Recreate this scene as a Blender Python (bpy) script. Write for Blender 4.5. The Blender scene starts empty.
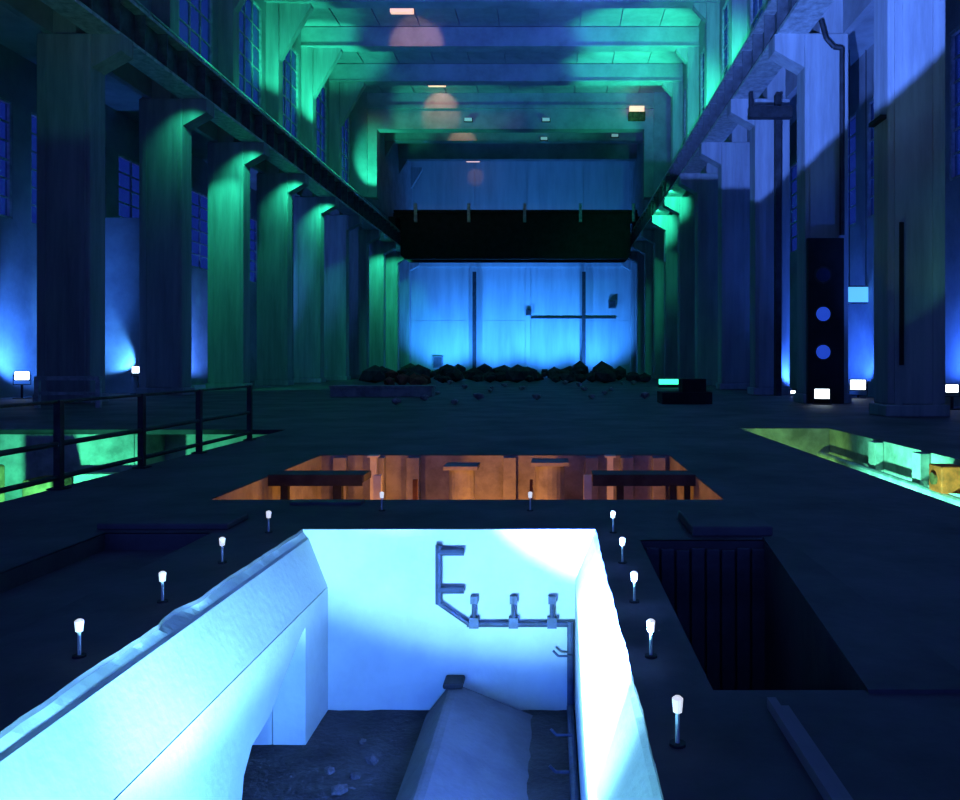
import bpy, bmesh, math, random
from mathutils import Vector, Matrix

random.seed(7)
sc = bpy.context.scene
COL = sc.collection

# ------------------------------------------------------------------ camera
F = 800.0                      # focal length in pixels of the 960 x 800 frame
VX, VY = 553.0, 362.0          # vanishing point of the hall
EYE = 1.6
cam_d = bpy.data.cameras.new('camera')
cam_d.sensor_fit = 'HORIZONTAL'
cam_d.sensor_width = 36.0
cam_d.lens = 36.0 * F / 960.0
cam_d.shift_x = (480.0 - VX) / 960.0
cam_d.shift_y = (VY - 400.0) / 960.0
cam_d.clip_end = 400.0
cam = bpy.data.objects.new('camera', cam_d)
COL.objects.link(cam)
cam.location = (0, 0, EYE)
cam.rotation_euler = (math.radians(90), 0, 0)
sc.camera = cam

sc.view_settings.view_transform = 'Standard'
sc.view_settings.look = 'None'
sc.view_settings.gamma = 1.0
sc.view_settings.use_curve_mapping = False
sc.view_settings.exposure = 0.0

# ------------------------------------------------------------------ night sky
w = bpy.data.worlds.new('night_sky')
sc.world = w
w.use_nodes = True
bg = w.node_tree.nodes['Background']
bg.inputs[0].default_value = (0.05, 0.11, 0.75, 1)
bg.inputs[1].default_value = 0.6

def P(x, y, d):
    """pixel + distance -> world point"""
    return Vector(((x - VX) * d / F, d, EYE - (y - VY) * d / F))

# ------------------------------------------------------------------ lights
def spot(name, loc, target, watts, color, angle=60, blend=0.3, radius=0.1):
    l = bpy.data.lights.new(name, 'SPOT')
    l.energy = watts; l.color = color
    l.spot_size = math.radians(angle); l.spot_blend = blend
    l.shadow_soft_size = radius
    o = bpy.data.objects.new(name, l); COL.objects.link(o)
    o.location = loc
    o.rotation_euler = (Vector(target) - Vector(loc)).to_track_quat('-Z', 'Y').to_euler()
    return o

def point(name, loc, watts, color, radius=0.1):
    l = bpy.data.lights.new(name, 'POINT')
    l.energy = watts; l.color = color; l.shadow_soft_size = radius
    o = bpy.data.objects.new(name, l); COL.objects.link(o); o.location = loc
    return o

PIT_LAMP = Vector((-1.29, 3.2, -1.42))
BLUE = (0.05, 0.20, 1.0)
VIOLET = (0.085, 0.215, 1.0)
GREEN = (0.03, 1.0, 0.50)
ORANGE = (1.0, 0.36, 0.06)
ICE = (0.20, 0.68, 1.0)

# blue floodlights standing on the floor of the pit, towards its near end below the picture
spot('pit_wall_floodlight_offscreen', PIT_LAMP, PIT_LAMP + Vector((0.27, 1.0, 1.10)), 1900, (0.27, 0.72, 1.0), 94, 0.24, 0.10)
spot('pit_wash_floodlight_offscreen', PIT_LAMP + Vector((0.1, 0, 0)), PIT_LAMP + Vector((0.1, 1.0, 0.65)), 700, (0.010, 0.085, 1.0), 110, 0.5, 0.1)
point('pit_near_floodlight_offscreen', (-1.45, 2.3, -1.45), 300, ICE, 0.1)
spot('pit_left_floodlight_offscreen', (-0.7, 2.5, -1.40), (-2.25, 4.0, -0.5), 1300, ICE, 84, 0.9, 0.1)
# its strongest beam goes up over the right lip of the pit, which shades the feet of the columns
spot('pit_column_floodlight_offscreen', (-1.05, 3.0, -1.42), (-1.05 + 0.42, 3.0 + 0.90, -1.42 + 0.62), 95000, VIOLET, 48, 0.4, 0.02)
spot('pit_roof_floodlight_offscreen', PIT_LAMP + Vector((0, -0.2, 0)), P(500, -20, 62), 95000, (0.05, 0.14, 1.0), 27, 0.9, 0.05)

# ------------------------------------------------------------------ materials
def mat(name, col, rough=0.85, metal=0.0, var=0.25, scale=1.5, bump=0.15, col2=None, emit=None, estr=0.0, streak=False):
    m = bpy.data.materials.new(name); m.use_nodes = True
    nt = m.node_tree; N = nt.nodes; L = nt.links
    b = N['Principled BSDF']
    b.inputs['Roughness'].default_value = rough
    b.inputs['Metallic'].default_value = metal
    b.inputs['Specular IOR Level'].default_value = 0.3
    tc = N.new('ShaderNodeTexCoord')
    mp = N.new('ShaderNodeMapping'); L.new(tc.outputs['Object'], mp.inputs[0])
    if streak: mp.inputs['Scale'].default_value = (2.2, 2.2, 0.25)
    n1 = N.new('ShaderNodeTexNoise'); n1.inputs['Scale'].default_value = scale
    n1.inputs['Detail'].default_value = 8; n1.inputs['Roughness'].default_value = 0.65
    L.new(mp.outputs[0], n1.inputs['Vector'])
    cr = N.new('ShaderNodeValToRGB')
    c2 = col2 if col2 else tuple(max(0, c * (1 - var * 1.8)) for c in col)
    cr.color_ramp.elements[0].position = 0.34; cr.color_ramp.elements[0].color = (*c2, 1)
    cr.color_ramp.elements[1].position = 0.62; cr.color_ramp.elements[1].color = (*col, 1)
    L.new(n1.outputs['Fac'], cr.inputs[0])
    L.new(cr.outputs[0], b.inputs['Base Color'])
    if bump > 0:
        n2 = N.new('ShaderNodeTexNoise'); n2.inputs['Scale'].default_value = scale * 9
        n2.inputs['Detail'].default_value = 6
        L.new(tc.outputs['Object'], n2.inputs['Vector'])
        bp = N.new('ShaderNodeBump'); bp.inputs['Strength'].default_value = bump
        bp.inputs['Distance'].default_value = 0.04
        L.new(n2.outputs['Fac'], bp.inputs['Height']); L.new(bp.outputs[0], b.inputs['Normal'])
    if emit:
        b.inputs['Emission Color'].default_value = (*emit, 1)
        b.inputs['Emission Strength'].default_value = estr
    return m

def glass_mat(name, tint=(0.5, 0.65, 0.9), op=0.35):
    m = bpy.data.materials.new(name); m.use_nodes = True
    nt = m.node_tree; N = nt.nodes; L = nt.links
    N.clear()
    out = N.new('ShaderNodeOutputMaterial')
    mix = N.new('ShaderNodeMixShader')
    tr = N.new('ShaderNodeBsdfTransparent'); tr.inputs[0].default_value = (*tint, 1)
    gl = N.new('ShaderNodeBsdfPrincipled'); gl.inputs['Roughness'].default_value = 0.35
    tc = N.new('ShaderNodeTexCoord'); no = N.new('ShaderNodeTexNoise'); no.inputs['Scale'].default_value = 1.3
    L.new(tc.outputs['Object'], no.inputs['Vector'])
    cr = N.new('ShaderNodeValToRGB')
    cr.color_ramp.elements[0].color = (0.10, 0.13, 0.16, 1); cr.color_ramp.elements[1].color = (0.30, 0.34, 0.38, 1)
    L.new(no.outputs['Fac'], cr.inputs[0]); L.new(cr.outputs[0], gl.inputs['Base Color'])
    mix.inputs[0].default_value = op
    L.new(tr.outputs[0], mix.inputs[1]); L.new(gl.outputs[0], mix.inputs[2]); L.new(mix.outputs[0], out.inputs[0])
    return m

M = {}
M['concrete'] = mat('concrete', (0.42, 0.42, 0.43), 0.9, 0, 0.22, 0.6, 0.2, streak=True)
M['roofconc'] = mat('roof_concrete', (0.42, 0.43, 0.45), 0.9, 0, 0.18, 0.5, 0.1)
M['floor'] = mat('floor_concrete', (0.150, 0.148, 0.155), 0.72, 0, 0.32, 0.55, 0.35)
M['pitwall'] = mat('pit_wall', (0.52, 0.54, 0.55), 0.9, 0, 0.09, 1.7, 0.12)
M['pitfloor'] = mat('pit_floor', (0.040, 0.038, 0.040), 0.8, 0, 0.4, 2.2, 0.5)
M['wellwall'] = mat('well_wall', (0.45, 0.43, 0.40), 0.9, 0, 0.30, 1.6, 0.3)
M['farwall'] = mat('far_wall', (0.50, 0.51, 0.52), 0.9, 0, 0.14, 0.35, 0.1, streak=True)
M['plaster'] = mat('plaster', (0.36, 0.37, 0.39), 0.9, 0, 0.2, 0.4, 0.1)
M['steel'] = mat('dark_steel', (0.055, 0.057, 0.065), 0.6, 0.4, 0.3, 3.0, 0.1)
M['crane'] = mat('crane_steel', (0.020, 0.021, 0.024), 0.75, 0.1, 0.3, 1.5, 0.1)
M['girder'] = mat('girder_steel', (0.16, 0.17, 0.18), 0.6, 0.2, 0.35, 1.5, 0.15)
M['railpaint'] = mat('rail_paint', (0.58, 0.60, 0.60), 0.5, 0.2, 0.3, 3.0, 0.1)
M['rust'] = mat('rusty_steel', (0.34, 0.15, 0.06), 0.85, 0.2, 0.4, 3.0, 0.3)
M['pipe'] = mat('pipe_steel', (0.06, 0.075, 0.13), 0.5, 0.3, 0.3, 6.0, 0.1)
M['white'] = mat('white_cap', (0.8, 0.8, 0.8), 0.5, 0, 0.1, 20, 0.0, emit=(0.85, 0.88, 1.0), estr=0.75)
M['rubble'] = mat('rubble', (0.5, 0.46, 0.46), 0.95, 0, 0.35, 3.0, 0.4)
M['rubble_dark'] = mat('rubble_dark', (0.10, 0.085, 0.09), 0.95, 0, 0.35, 3.0, 0.4)
M['rubble_red'] = mat('rubble_red', (0.42, 0.10, 0.08), 0.95, 0, 0.35, 3.0, 0.4)
M['glass'] = glass_mat('dusty_glass')
M['lens_white'] = mat('lens_white', (0.9, 0.9, 0.9), 0.4, 0, 0.02, 5, 0, emit=(0.75, 0.9, 1.0), estr=6.0)
M['hole_glow_blue'] = mat('hole_glow_blue', (0.2, 0.3, 0.9), 0.4, 0, 0.02, 5, 0, emit=(0.03, 0.12, 1.0), estr=0.42)  # emission stands in for blue light showing through the panel holes
M['lens_cyan'] = mat('lens_cyan', (0.3, 0.6, 0.9), 0.4, 0, 0.02, 5, 0, emit=(0.12, 0.55, 1.0), estr=0.95)
M['glow_green'] = mat('glow_green', (0.3, 0.9, 0.6), 0.4, 0, 0.02, 5, 0, emit=(0.05, 1.0, 0.5), estr=2.0)  # emission stands in for green light falling on a low surface
M['lens_warm'] = mat('lens_warm', (0.9, 0.7, 0.5), 0.4, 0, 0.02, 5, 0, emit=(1.0, 0.55, 0.35), estr=1.1)

# ------------------------------------------------------------------ mesh helpers
class MB:
    def __init__(s): s.v = []; s.f = []
    def add(s, vs, fs):
        n = len(s.v); s.v += [tuple(v) for v in vs]; s.f += [tuple(i + n for i in f) for f in fs]; return s
    def box(s, x0, x1, y0, y1, z0, z1):
        vs = [(x, y, z) for z in (z0, z1) for y in (y0, y1) for x in (x0, x1)]
        return s.add(vs, [(0, 2, 3, 1), (4, 5, 7, 6), (0, 1, 5, 4), (2, 6, 7, 3), (0, 4, 6, 2), (1, 3, 7, 5)])
    def prism(s, pts, axis, a, b):
        """pts polygon in the plane across axis, swept from a to b"""
        def mk(p, t):
            if axis == 'x': return (t, p[0], p[1])
            if axis == 'y': return (p[0], t, p[1])
            return (p[0], p[1], t)
        n = len(pts)
        vs = [mk(p, a) for p in pts] + [mk(p, b) for p in pts]
        fs = [tuple(range(n - 1, -1, -1)), tuple(range(n, 2 * n))]
        fs += [(i, (i + 1) % n, n + (i + 1) % n, n + i) for i in range(n)]
        return s.add(vs, fs)
    def tube(s, a, b, r, seg=8, r2=None):
        a = Vector(a); b = Vector(b); d = (b - a).normalized()
        u = d.orthogonal().normalized(); v = d.cross(u)
        r2 = r if r2 is None else r2
        vs = []
        for c, rr in ((a, r), (b, r2)):
            for i in range(seg):
                t = 2 * math.pi * i / seg
                vs.append(c + u * (rr * math.cos(t)) + v * (rr * math.sin(t)))
        fs = [(i, (i + 1) % seg, seg + (i + 1) % seg, seg + i) for i in range(seg)]
        fs += [tuple(range(seg - 1, -1, -1)), tuple(range(seg, 2 * seg))]
        return s.add(vs, fs)
    def mesh(s, name, m, off=(0, 0, 0)):
        me = bpy.data.meshes.new(name)
        o = Vector(off)
        me.from_pydata([tuple(Vector(v) - o) for v in s.v], [], s.f)
        bm = bmesh.new(); bm.from_mesh(me); bmesh.ops.recalc_face_normals(bm, faces=bm.faces); bm.to_mesh(me); bm.free()
        me.materials.append(m); me.update()
        return me
    def build(s, name, m, parent=None, off=(0, 0, 0), bevel=0.0):
        o = bpy.data.objects.new(name, s.mesh(name, m, off)); COL.objects.link(o)
        if parent is not None: o.parent = parent
        else: o.location = off
        if bevel > 0:
            md = o.modifiers.new('bevel', 'BEVEL'); md.width = bevel; md.segments = 2; md.limit_method = 'ANGLE'
        return o

def tag(o, label, cat, group=None):
    o['label'] = label; o['category'] = cat
    if group: o['group'] = group
    return o
def thing(name, label, cat, loc=(0, 0, 0), group=None, rz=0.0):
    o = bpy.data.objects.new(name, None); COL.objects.link(o)
    o.location = loc; o.rotation_euler = (0, 0, rz); o.empty_display_size = 0.2
    return tag(o, label, cat, group)
def struct(o):
    o['kind'] = 'structure'; return o
def part(name, me, parent, loc=(0, 0, 0), rot=None):
    o = bpy.data.objects.new(name, me); COL.objects.link(o); o.parent = parent; o.location = loc
    if rot: o.rotation_euler = rot
    return o
def dup(root, loc, label=None, group=None):
    r = root.copy(); COL.objects.link(r); r.location = loc
    if label: r['label'] = label
    if group: r['group'] = group
    for ch in list(root.children):
        c = ch.copy(); COL.objects.link(c); c.parent = r
        for g in list(ch.children):
            e = g.copy(); COL.objects.link(e); e.parent = c
    return r
ORD = ['first', 'second', 'third', 'fourth', 'fifth', 'sixth', 'seventh', 'eighth', 'ninth', 'tenth', 'eleventh', 'twelfth']

# ------------------------------------------------------------------ dimensions
XL, XR = -18.0, 9.8            # inner faces of the two column rows
Y0, BAY = 23.4, 7.7            # first column, bay length
THK = 1.1
DFAR = 102.0
def yk(k): return Y0 + BAY * k
AL, AR = -25.0, 14.5           # aisle walls
UL, UR = -19.5, 11.3           # upper (clerestory) walls
GZ0, GZ1 = 14.4, 16.2          # crane girder bottom / top
BEAM0, ROOF = 26.1, 27.7

# ------------------------------------------------------------------ floor with its openings
PIT = (-2.62, 0.62, 1.0, 7.7)
holes = [PIT,
         (0.78, 1.95, 3.9, 7.2), (-4.2, -3.2, 4.2, 7.5),
         (-4.0, 2.0, 9.3, 13.8),
         (-15.0, -6.3, 4.0, 18.8),
         (4.5, 6.7, 5.0, 19.4)]
xs = sorted({-26.0, -20, 0, 16.0, *[h[0] for h in holes], *[h[1] for h in holes]})
ys = sorted({-8.0, 30, 60, DFAR, *[h[2] for h in holes], *[h[3] for h in holes]})
mb = MB()
for i in range(len(xs) - 1):
    for j in range(len(ys) - 1):
        cx, cy = (xs[i] + xs[i + 1]) / 2, (ys[j] + ys[j + 1]) / 2
        if any(h[0] < cx < h[1] and h[2] < cy < h[3] for h in holes): continue
        mb.add([(xs[i], ys[j], 0), (xs[i + 1], ys[j], 0), (xs[i + 1], ys[j + 1], 0), (xs[i], ys[j + 1], 0)], [(0, 1, 2, 3)])
# ragged lips of the main pit
LIPL, LIPR = [], []
n = 90
jl = jr = 0.0
for i in range(n + 1):
    y = 1.0 + 6.7 * i / n
    jl = jl * 0.75 + random.uniform(-0.007, 0.007); jr = jr * 0.7 + random.uniform(-0.005, 0.005)
    chip = 0.05 * max(0, 1 - abs(y - 5.15) / 0.28)
    LIPL.append((-2.40 + jl - chip, y)); LIPR.append((0.405 + jr, y))
for lip, xo in ((LIPL, PIT[0]), (LIPR, PIT[1])):
    vs = []
    for (x, y) in lip: vs += [(xo, y, 0), (x, y, 0), (x, y, -0.035)]
    fs = []
    for i in range(n):
        a, b = 3 * i, 3 * i + 3
        fs += [(a, a + 1, b + 1, b), (a + 1, a + 2, b + 2, b + 1)]
    mb.add(vs, fs)
struct(mb.build('floor', M['floor']))

# ------------------------------------------------------------------ the main pit
PB = -1.75
def wall(name, mb, m): return struct(mb.build(name, m))
# left side: battered upper band and an upright wall with a recess near the far end
mb = MB(); vs = []; fs = []
for (x, y) in LIPL:
    vs += [(x - 0.10, y, -0.02), (x, y, -0.03), (-2.375, y, -0.085), (-2.35, y, -0.10), (-2.17, y, -0.56)]
for i in range(n):
    a, b = 5 * i, 5 * i + 5
    fs += [(a + q, a + q + 1, b + q + 1, b + q) for q in range(4)]
mb.add(vs, fs)
wall('wall_pit_left_batter', mb, M['pitwall'])
mb = MB()
mb.prism([(1.0, PB), (5.50, PB), (5.60, -1.30), (5.75, -1.16), (6.10, -1.11), (6.90, -0.74), (7.0, -0.72), (7.0, -0.565), (1.0, -0.565)], 'x', -2.45, -2.165)
mb.box(-2.45, -2.165, 7.0, 7.7, PB, -0.565)
wall('wall_pit_left', mb, M['pitwall'])
mb = MB(); mb.box(-3.05, -2.46, 7.0, 7.3, PB, -0.3); mb.box(-3.1, -3.0, 5.0, 7.0, PB, -0.3); mb.box(-3.05, -2.46, 5.0, 7.0, -0.5, -0.4)
wall('wall_pit_recess', mb, M['pitwall'])
mb = MB(); vs = []; fs = []
for (x, y) in LIPR:
    vs += [(x + 0.10, y, -0.02), (x, y, -0.03), (0.385, y, -0.07), (0.215, y, -0.50), (0.21, y, PB)]
for i in range(n):
    a, b = 5 * i, 5 * i + 5
    fs += [(a + q, a + q + 1, b + q + 1, b + q) for q in range(4)]
mb.add(vs, fs)
wall('wall_pit_right', mb, M['pitwall'])
mb = MB(); mb.box(-2.62, 0.62, 7.70, 7.95, PB - 0.05, -0.012)
wall('wall_pit_far', mb, M['pitwall'])
mb = MB(); mb.box(-2.62, 0.62, 0.75, 1.0, PB - 0.05, -0.012)
wall('wall_pit_near', mb, M['wellwall'])
mb = MB()
gx, gy = 26, 60
for j in range(gy + 1):
    for i in range(gx + 1):
        x = -3.1 + 3.4 * i / gx; y = 0.9 + 6.8 * j / gy
        mb.v.append((x, y, PB + random.uniform(-0.005, 0.005)))
for j in range(gy):
    for i in range(gx):
        a = j * (gx + 1) + i; mb.f.append((a, a + 1, a + gx + 2, a + gx + 1))
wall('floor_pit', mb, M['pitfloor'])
# concrete ridge on the pit floor
mb = MB()
prof = [(-1.22, PB - 0.02), (-0.98, PB + 0.29), (-0.90, PB + 0.29), (-0.15, PB - 0.02)]
mb.prism(prof, 'y', 4.7, 7.62)
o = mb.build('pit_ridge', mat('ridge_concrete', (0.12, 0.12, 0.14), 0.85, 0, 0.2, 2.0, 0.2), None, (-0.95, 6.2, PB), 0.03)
tag(o, 'low concrete ridge running along the dark floor of the blue pit', 'ridge')
mb = MB(); mb.box(-1.03, -0.84, 7.45, 7.69, PB + 0.295, PB + 0.35)
tag(mb.build('ridge_cap', M['crane'], None, (-0.96, 7.5, PB + 0.295), 0.02), 'black block on the far end of the pit floor ridge', 'block')
# pipework on the far wall of the pit
D = 7.64
def Q(x, y): return P(x, y, D)
t = thing('bent_pipe', 'thin dark bent pipe with stub brackets on the bright pit wall', 'pipe', Q(572, 705))
off = t.location
def seg(name, pts, r):
    m_ = MB()
    for a, b in zip(pts[:-1], pts[1:]): m_.tube(a, b, r, 8)
    return m_.build(name, M['pipe'], t, off)
seg('riser', [Q(438.5, 545), Q(438.5, 604)], 0.030)
seg('diagonal', [Q(438.5, 603), Q(470, 625)], 0.022)
seg('crossbar', [Q(467, 624.5), Q(573, 624.5)], 0.026)
seg('downpipe', [Q(570.5, 622), Q(570.5, 711)], 0.032)
seg('floor_run', [Vector((0.165, 7.64, PB + 0.06)), Vector((0.165, 4.6, PB + 0.06))], 0.035)
for y in (552, 590): seg('arm_stub', [Q(438, y), Q(464, y)], 0.036)
for x in (474, 513.5, 552):
    seg('bracket', [Q(x, 597), Q(x, 624)], 0.022)
    m_ = MB(); c = Q(x, 600); m_.box(c.x - .035, c.x + .035, c.y - .02, c.y + .05, c.z - .035, c.z + .035); m_.build('bracket_head', M['pipe'], t, off)
    m_ = MB(); c = Q(x, 623); m_.box(c.x - .045, c.x + .045, c.y - .03, c.y + .05, c.z - .045, c.z + .055); m_.build('bracket_foot', M['pipe'], t, off)
for k, (y, dd) in enumerate(((656, 7.6), (735, 6.75), (772, 6.4))):
    c = P(572, y, dd)
    seg('hook', [c, c + Vector((-0.13, 0, 0.0)), c + Vector((-0.18, 0, 0.05))], 0.012)
# rubble lumps on the pit floor
def rock_mesh(name, m, seed, sx=1, sy=1, sz=1):
    r = random.Random(seed)
    bm = bmesh.new(); bmesh.ops.create_icosphere(bm, subdivisions=1, radius=0.5)
    for v in bm.verts:
        v.co *= r.uniform(0.72, 1.18); v.co.x *= sx; v.co.y *= sy; v.co.z *= sz
    zmin = min(v.co.z for v in bm.verts)
    for v in bm.verts: v.co.z -= zmin
    me = bpy.data.meshes.new(name); bm.to_mesh(me); bm.free(); me.materials.append(m); return me
ROCK = [rock_mesh('stone_mesh', M['rubble'], s, 1, .8, .6) for s in range(5)]
ROCKD = [rock_mesh('stone_mesh_dark', M['rubble_dark'], 10 + s, 1.15, 1.0, .72) for s in range(5)]
ROCKR = [rock_mesh('stone_mesh_red', M['rubble_red'], 20 + s, 1, .8, .7) for s in range(3)]
def rock(name, me, loc, s, label, cat, group):
    o = bpy.data.objects.new(name, me); COL.objects.link(o); o.location = loc; o.scale = (s, s, s)
    o.rotation_euler = (0, 0, random.uniform(0, 6.28)); return tag(o, label, cat, group)
for (x, y) in ((355, 775), (372, 760), (330, 770), (340, 790), (362, 741)):
    d = F * 3.33 / (y - VY); q = P(x, y, d)
    rock('rubble_lump', random.choice(ROCKD), (q.x, q.y, PB - 0.01), random.uniform(.08, .13), 'dark lump of debris on the floor of the blue pit', 'rubble', 'debris on the pit floor')

# pit floodlights (housings that carry the blue light)
def floodlight(name, loc, aim, label, group, lens, size=0.22, parent_light=True):
    t = thing(name, label, 'floodlight', loc, group)
    q = (Vector(aim) - Vector(loc)); yaw = math.atan2(-q.x, q.y); pitch = math.atan2(q.z, math.hypot(q.x, q.y))
    h = MB(); h.prism([(-size * .35, -size * .5), (size * .3, -size * .5), (size * .3, size * .5), (-size * .35, size * .5), (-size * .6, size * .25), (-size * .6, -size * .25)], 'x', -size * .7, size * .7)
    R = Matrix.Rotation(yaw, 3, 'Z') @ Matrix.Rotation(pitch, 3, 'X')
    zc = size * 0.95
    h.v = [tuple(R @ Vector(v) + Vector((0, 0, zc))) for v in h.v]
    h.build('housing', M['steel'], t)
    l = MB(); l.box(-size * .62, size * .62, size * .305, size * .34, -size * .42, size * .42)
    l.v = [tuple(R @ Vector(v) + Vector((0, 0, zc))) for v in l.v]
    l.build('lens', lens, t)
    b = MB()
    Rz = Matrix.Rotation(yaw, 3, 'Z')
    b.box(-size * .8, -size * .72, -size * .12, size * .12, 0, zc + size * .1); b.box(size * .72, size * .8, -size * .12, size * .12, 0, zc + size * .1)
    b.box(-size * .8, size * .8, -size * .3, size * .3, 0, size * .08)
    b.v = [tuple(Rz @ Vector(v)) for v in b.v]
    b.build('yoke', M['steel'], t)
    return t
floodlight('floodlight', (-1.29, 2.95, PB + 0.03), (-0.8, 6, -0.2), 'dark floodlight standing on the floor of the blue pit', None, M['lens_cyan'], 0.2)

# ------------------------------------------------------------------ marker stakes round the pit
t0 = thing('marker_stake', '', 'marker', (0, 0, 0), 'white marker stakes around the blue pit')
m_ = MB(); m_.tube((0, 0, 0), (0, 0, 0.14), 0.009, 8); m_.build('stem', mat('stake_stem', (0.75, 0.76, 0.8), 0.5, .2, .1, 8, 0), t0)
m_ = MB(); m_.tube((0, 0, 0.14), (0, 0, 0.195), 0.019, 10, 0.024); m_.tube((0, 0, 0.195), (0, 0, 0.205), 0.024, 10, 0.012); m_.build('cap', M['white'], t0)
m_ = MB(); m_.tube((0, 0, 0), (0, 0, 0.012), 0.035, 10); m_.build('foot', M['steel'], t0)
spots = []
for i, d in enumerate((4.34, 5.33, 6.37, 7.5)):
    spots.append(((-2.57 - .032 * i, d, 0), 'white capped stake on railing side of blue pit, %s from pit far end' % ORD[3 - i]))
for i, d in enumerate((3.34, 4.34, 5.33, 6.37, 7.5)):
    spots.append(((0.52 + .011 * i, d, 0), 'white capped stake between blue pit and boarded recess, %s from pit far end' % ORD[4 - i]))
spots.append(((-1.84, 8.6, 0), 'white capped marker stake at the orange well edge by the bright steel post'))
spots.append(((-0.245, 8.6, 0), 'white capped marker stake alone at middle of the orange well edge'))
for i, (l, lb) in enumerate(spots):
    if i == 0: t0.location = l; t0['label'] = lb
    else: dup(t0, l, lb)

# ------------------------------------------------------------------ side recesses, slabs and edging
def well(nm, h, depth, m, mfloor, t=0.25, sides='LRFN'):
    x0, x1, y0, y1 = h
    for s_, bx in (('left', (x0 - t, x0, y0, y1)), ('right', (x1, x1 + t, y0, y1)), ('far', (x0 - t, x1 + t, y1, y1 + t)), ('near', (x0 - t, x1 + t, y0 - t, y0))):
        b = MB(); b.box(*bx, -depth, -0.012); wall('wall_%s_%s' % (nm, s_), b, m)
    b = MB(); b.box(x0 - t, x1 + t, y0 - t, y1 + t, -depth - 0.1, -depth); wall('floor_%s' % nm, b, mfloor)
well('recess_right', holes[1], 1.4, M['floor'], M['floor'], 0.12)
well('recess_left', holes[2], 0.16, M['floor'], M['floor'], 0.09)
# ribbed boards standing in the right recess
for i in range(8):
    b = MB(); x = 0.83 + i * 0.135; b.box(x, x + 0.115, 7.12, 7.17, -1.39, -0.06 - 0.01 * (i % 3))
    tag(b.build('shutter_board', M['girder'], None, (x, 7.15, -1.39), 0.008), 'grey upright board leaning in a row inside the floor recess', 'board', 'boards lining the floor recess')
b = MB(); b.box(1.28, 2.02, 7.34, 8.2, 0.0, 0.09)
tag(b.build('cover_slab', M['floor'], None, (1.65, 7.8, 0), 0.015), 'flat grey cover slab on the floor behind the boarded recess', 'slab')
b = MB(); b.box(-4.35, -3.1, 7.62, 8.15, 0.0, 0.06)
tag(b.build('cover_slab', M['floor'], None, (-3.7, 7.9, 0), 0.015), 'flat dark cover slab on the railing side behind a floor recess', 'slab')
b = MB(); b.box(-2.95, -2.15, 8.95, 9.15, 0.0, 0.03)
tag(b.build('steel_plate', M['girder'], None, (-2.5, 9.05, 0), 0.005), 'narrow grey steel plate lying along the orange well edge', 'plate')
b = MB(); b.box(0.99, 1.03, 2.1, 3.7, 0.0, 0.05); b.box(1.03, 1.09, 2.1, 3.7, 0.0, 0.012)
tag(b.build('edge_angle', M['plaster'], None, (1.0, 2.9, 0)), 'grey steel angle bar lying on the dark floor', 'angle bar')
# big crooked dark cover sheet beside the recess
b = MB(); b.prism([(1.52, 3.86), (2.08, 3.86), (2.08, 7.25), (1.90, 7.25)], 'z', 0.0, 0.02)
tag(b.build('cover_sheet', M['floor'], None, (2.4, 5.5, 0)), 'dark tapering cover sheet lying over one side of the boarded recess', 'sheet')

b = MB(); b.prism([(1.54, 3.9), (1.58, 3.9), (1.93, 7.18), (1.89, 7.18)], 'z', -1.39, -0.005)
wall('wall_recess_lining', b, M['floor'])
# ------------------------------------------------------------------ orange well
OW = holes[3]
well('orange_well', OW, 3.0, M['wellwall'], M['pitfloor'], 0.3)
for i, (x, y, r, lb) in enumerate(((-1.42, 12.5, 0.20, 'round orange lit pillar in the well, nearest its middle'),
                               (-0.05, 13.0, 0.24, 'stout round pillar in the orange well facing the lone marker stake'))):
    b = MB(); b.tube((x, y, -3.0), (x, y, -0.06), r, 20)
    t = thing('well_pillar', lb, 'pillar', (x, y, -3.0), 'pillars in the orange well')
    b.build('shaft', M['wellwall'], t, (x, y, -3.0))
    b = MB(); b.box(x - r - .06, x + r + .06, y - r - .06, y + r + .06, -0.06, 0.0); b.build('capital', M['wellwall'], t, (x, y, -3.0))
# recessed ribs on the far wall of the well
for i, x in enumerate((-3.75, -3.1, -2.5, -0.85, 0.55, 1.15, 1.7)):
    b = MB(); b.box(x, x + 0.22, 13.62, 13.80, -3.0, -0.03)
    tag(b.build('wall_rib', M['wellwall'], None, (x + .11, 13.7, -3.0), 0.01), 'upright concrete rib on the far side of the orange well', 'rib', 'ribs in the orange well')
# bridging slabs on posts
def bridge(x0, x1, lb, posts, pm, lbp):
    t = thing('bridging_slab', lb, 'slab', ((x0 + x1) / 2, 11.5, -0.14))
    off = t.location
    b = MB(); b.box(x0, x1, 11.25, 11.8, -0.10, 0.0); b.build('deck', M['floor'], t, off)
    b = MB(); b.box(x0, x1, 11.22, 11.25, -0.14, 0.02); b.build('edge_strip', M['steel'], t, off)
    for x, wd in posts:
        b = MB(); b.box(x - wd, x + wd, 11.3, 11.3 + 2 * wd, -3.0, -0.10); b.build('leg', M['steel'], t, off)
bridge(-4.0, -2.68, 'dark bridging slab across the orange well on the railing side', ((-3.05, .06), (-3.8, .05)), None, '')
bridge(0.56, 2.0, 'dark bridging slab across the orange well on the cover slab side', ((0.95, .05), (1.7, .05), (1.9, .04)), None, '')
bright = mat('pale_paint', (0.8, 0.78, 0.72), 0.6, 0, .1, 5, .05)
for x, lb in ((-2.48, 'pale steel post rising in the orange well, railing side'), (0.49, 'pale steel post rising in orange well, cover slab side')):
    b = MB(); b.box(x - .055, x + .055, 11.28, 11.36, -3.0, 0.0); b.box(x - .09, x + .09, 11.26, 11.38, -3.0, -2.95)
    tag(b.build('well_post', bright, None, (x, 11.32, -3.0)), lb, 'post')
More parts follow.
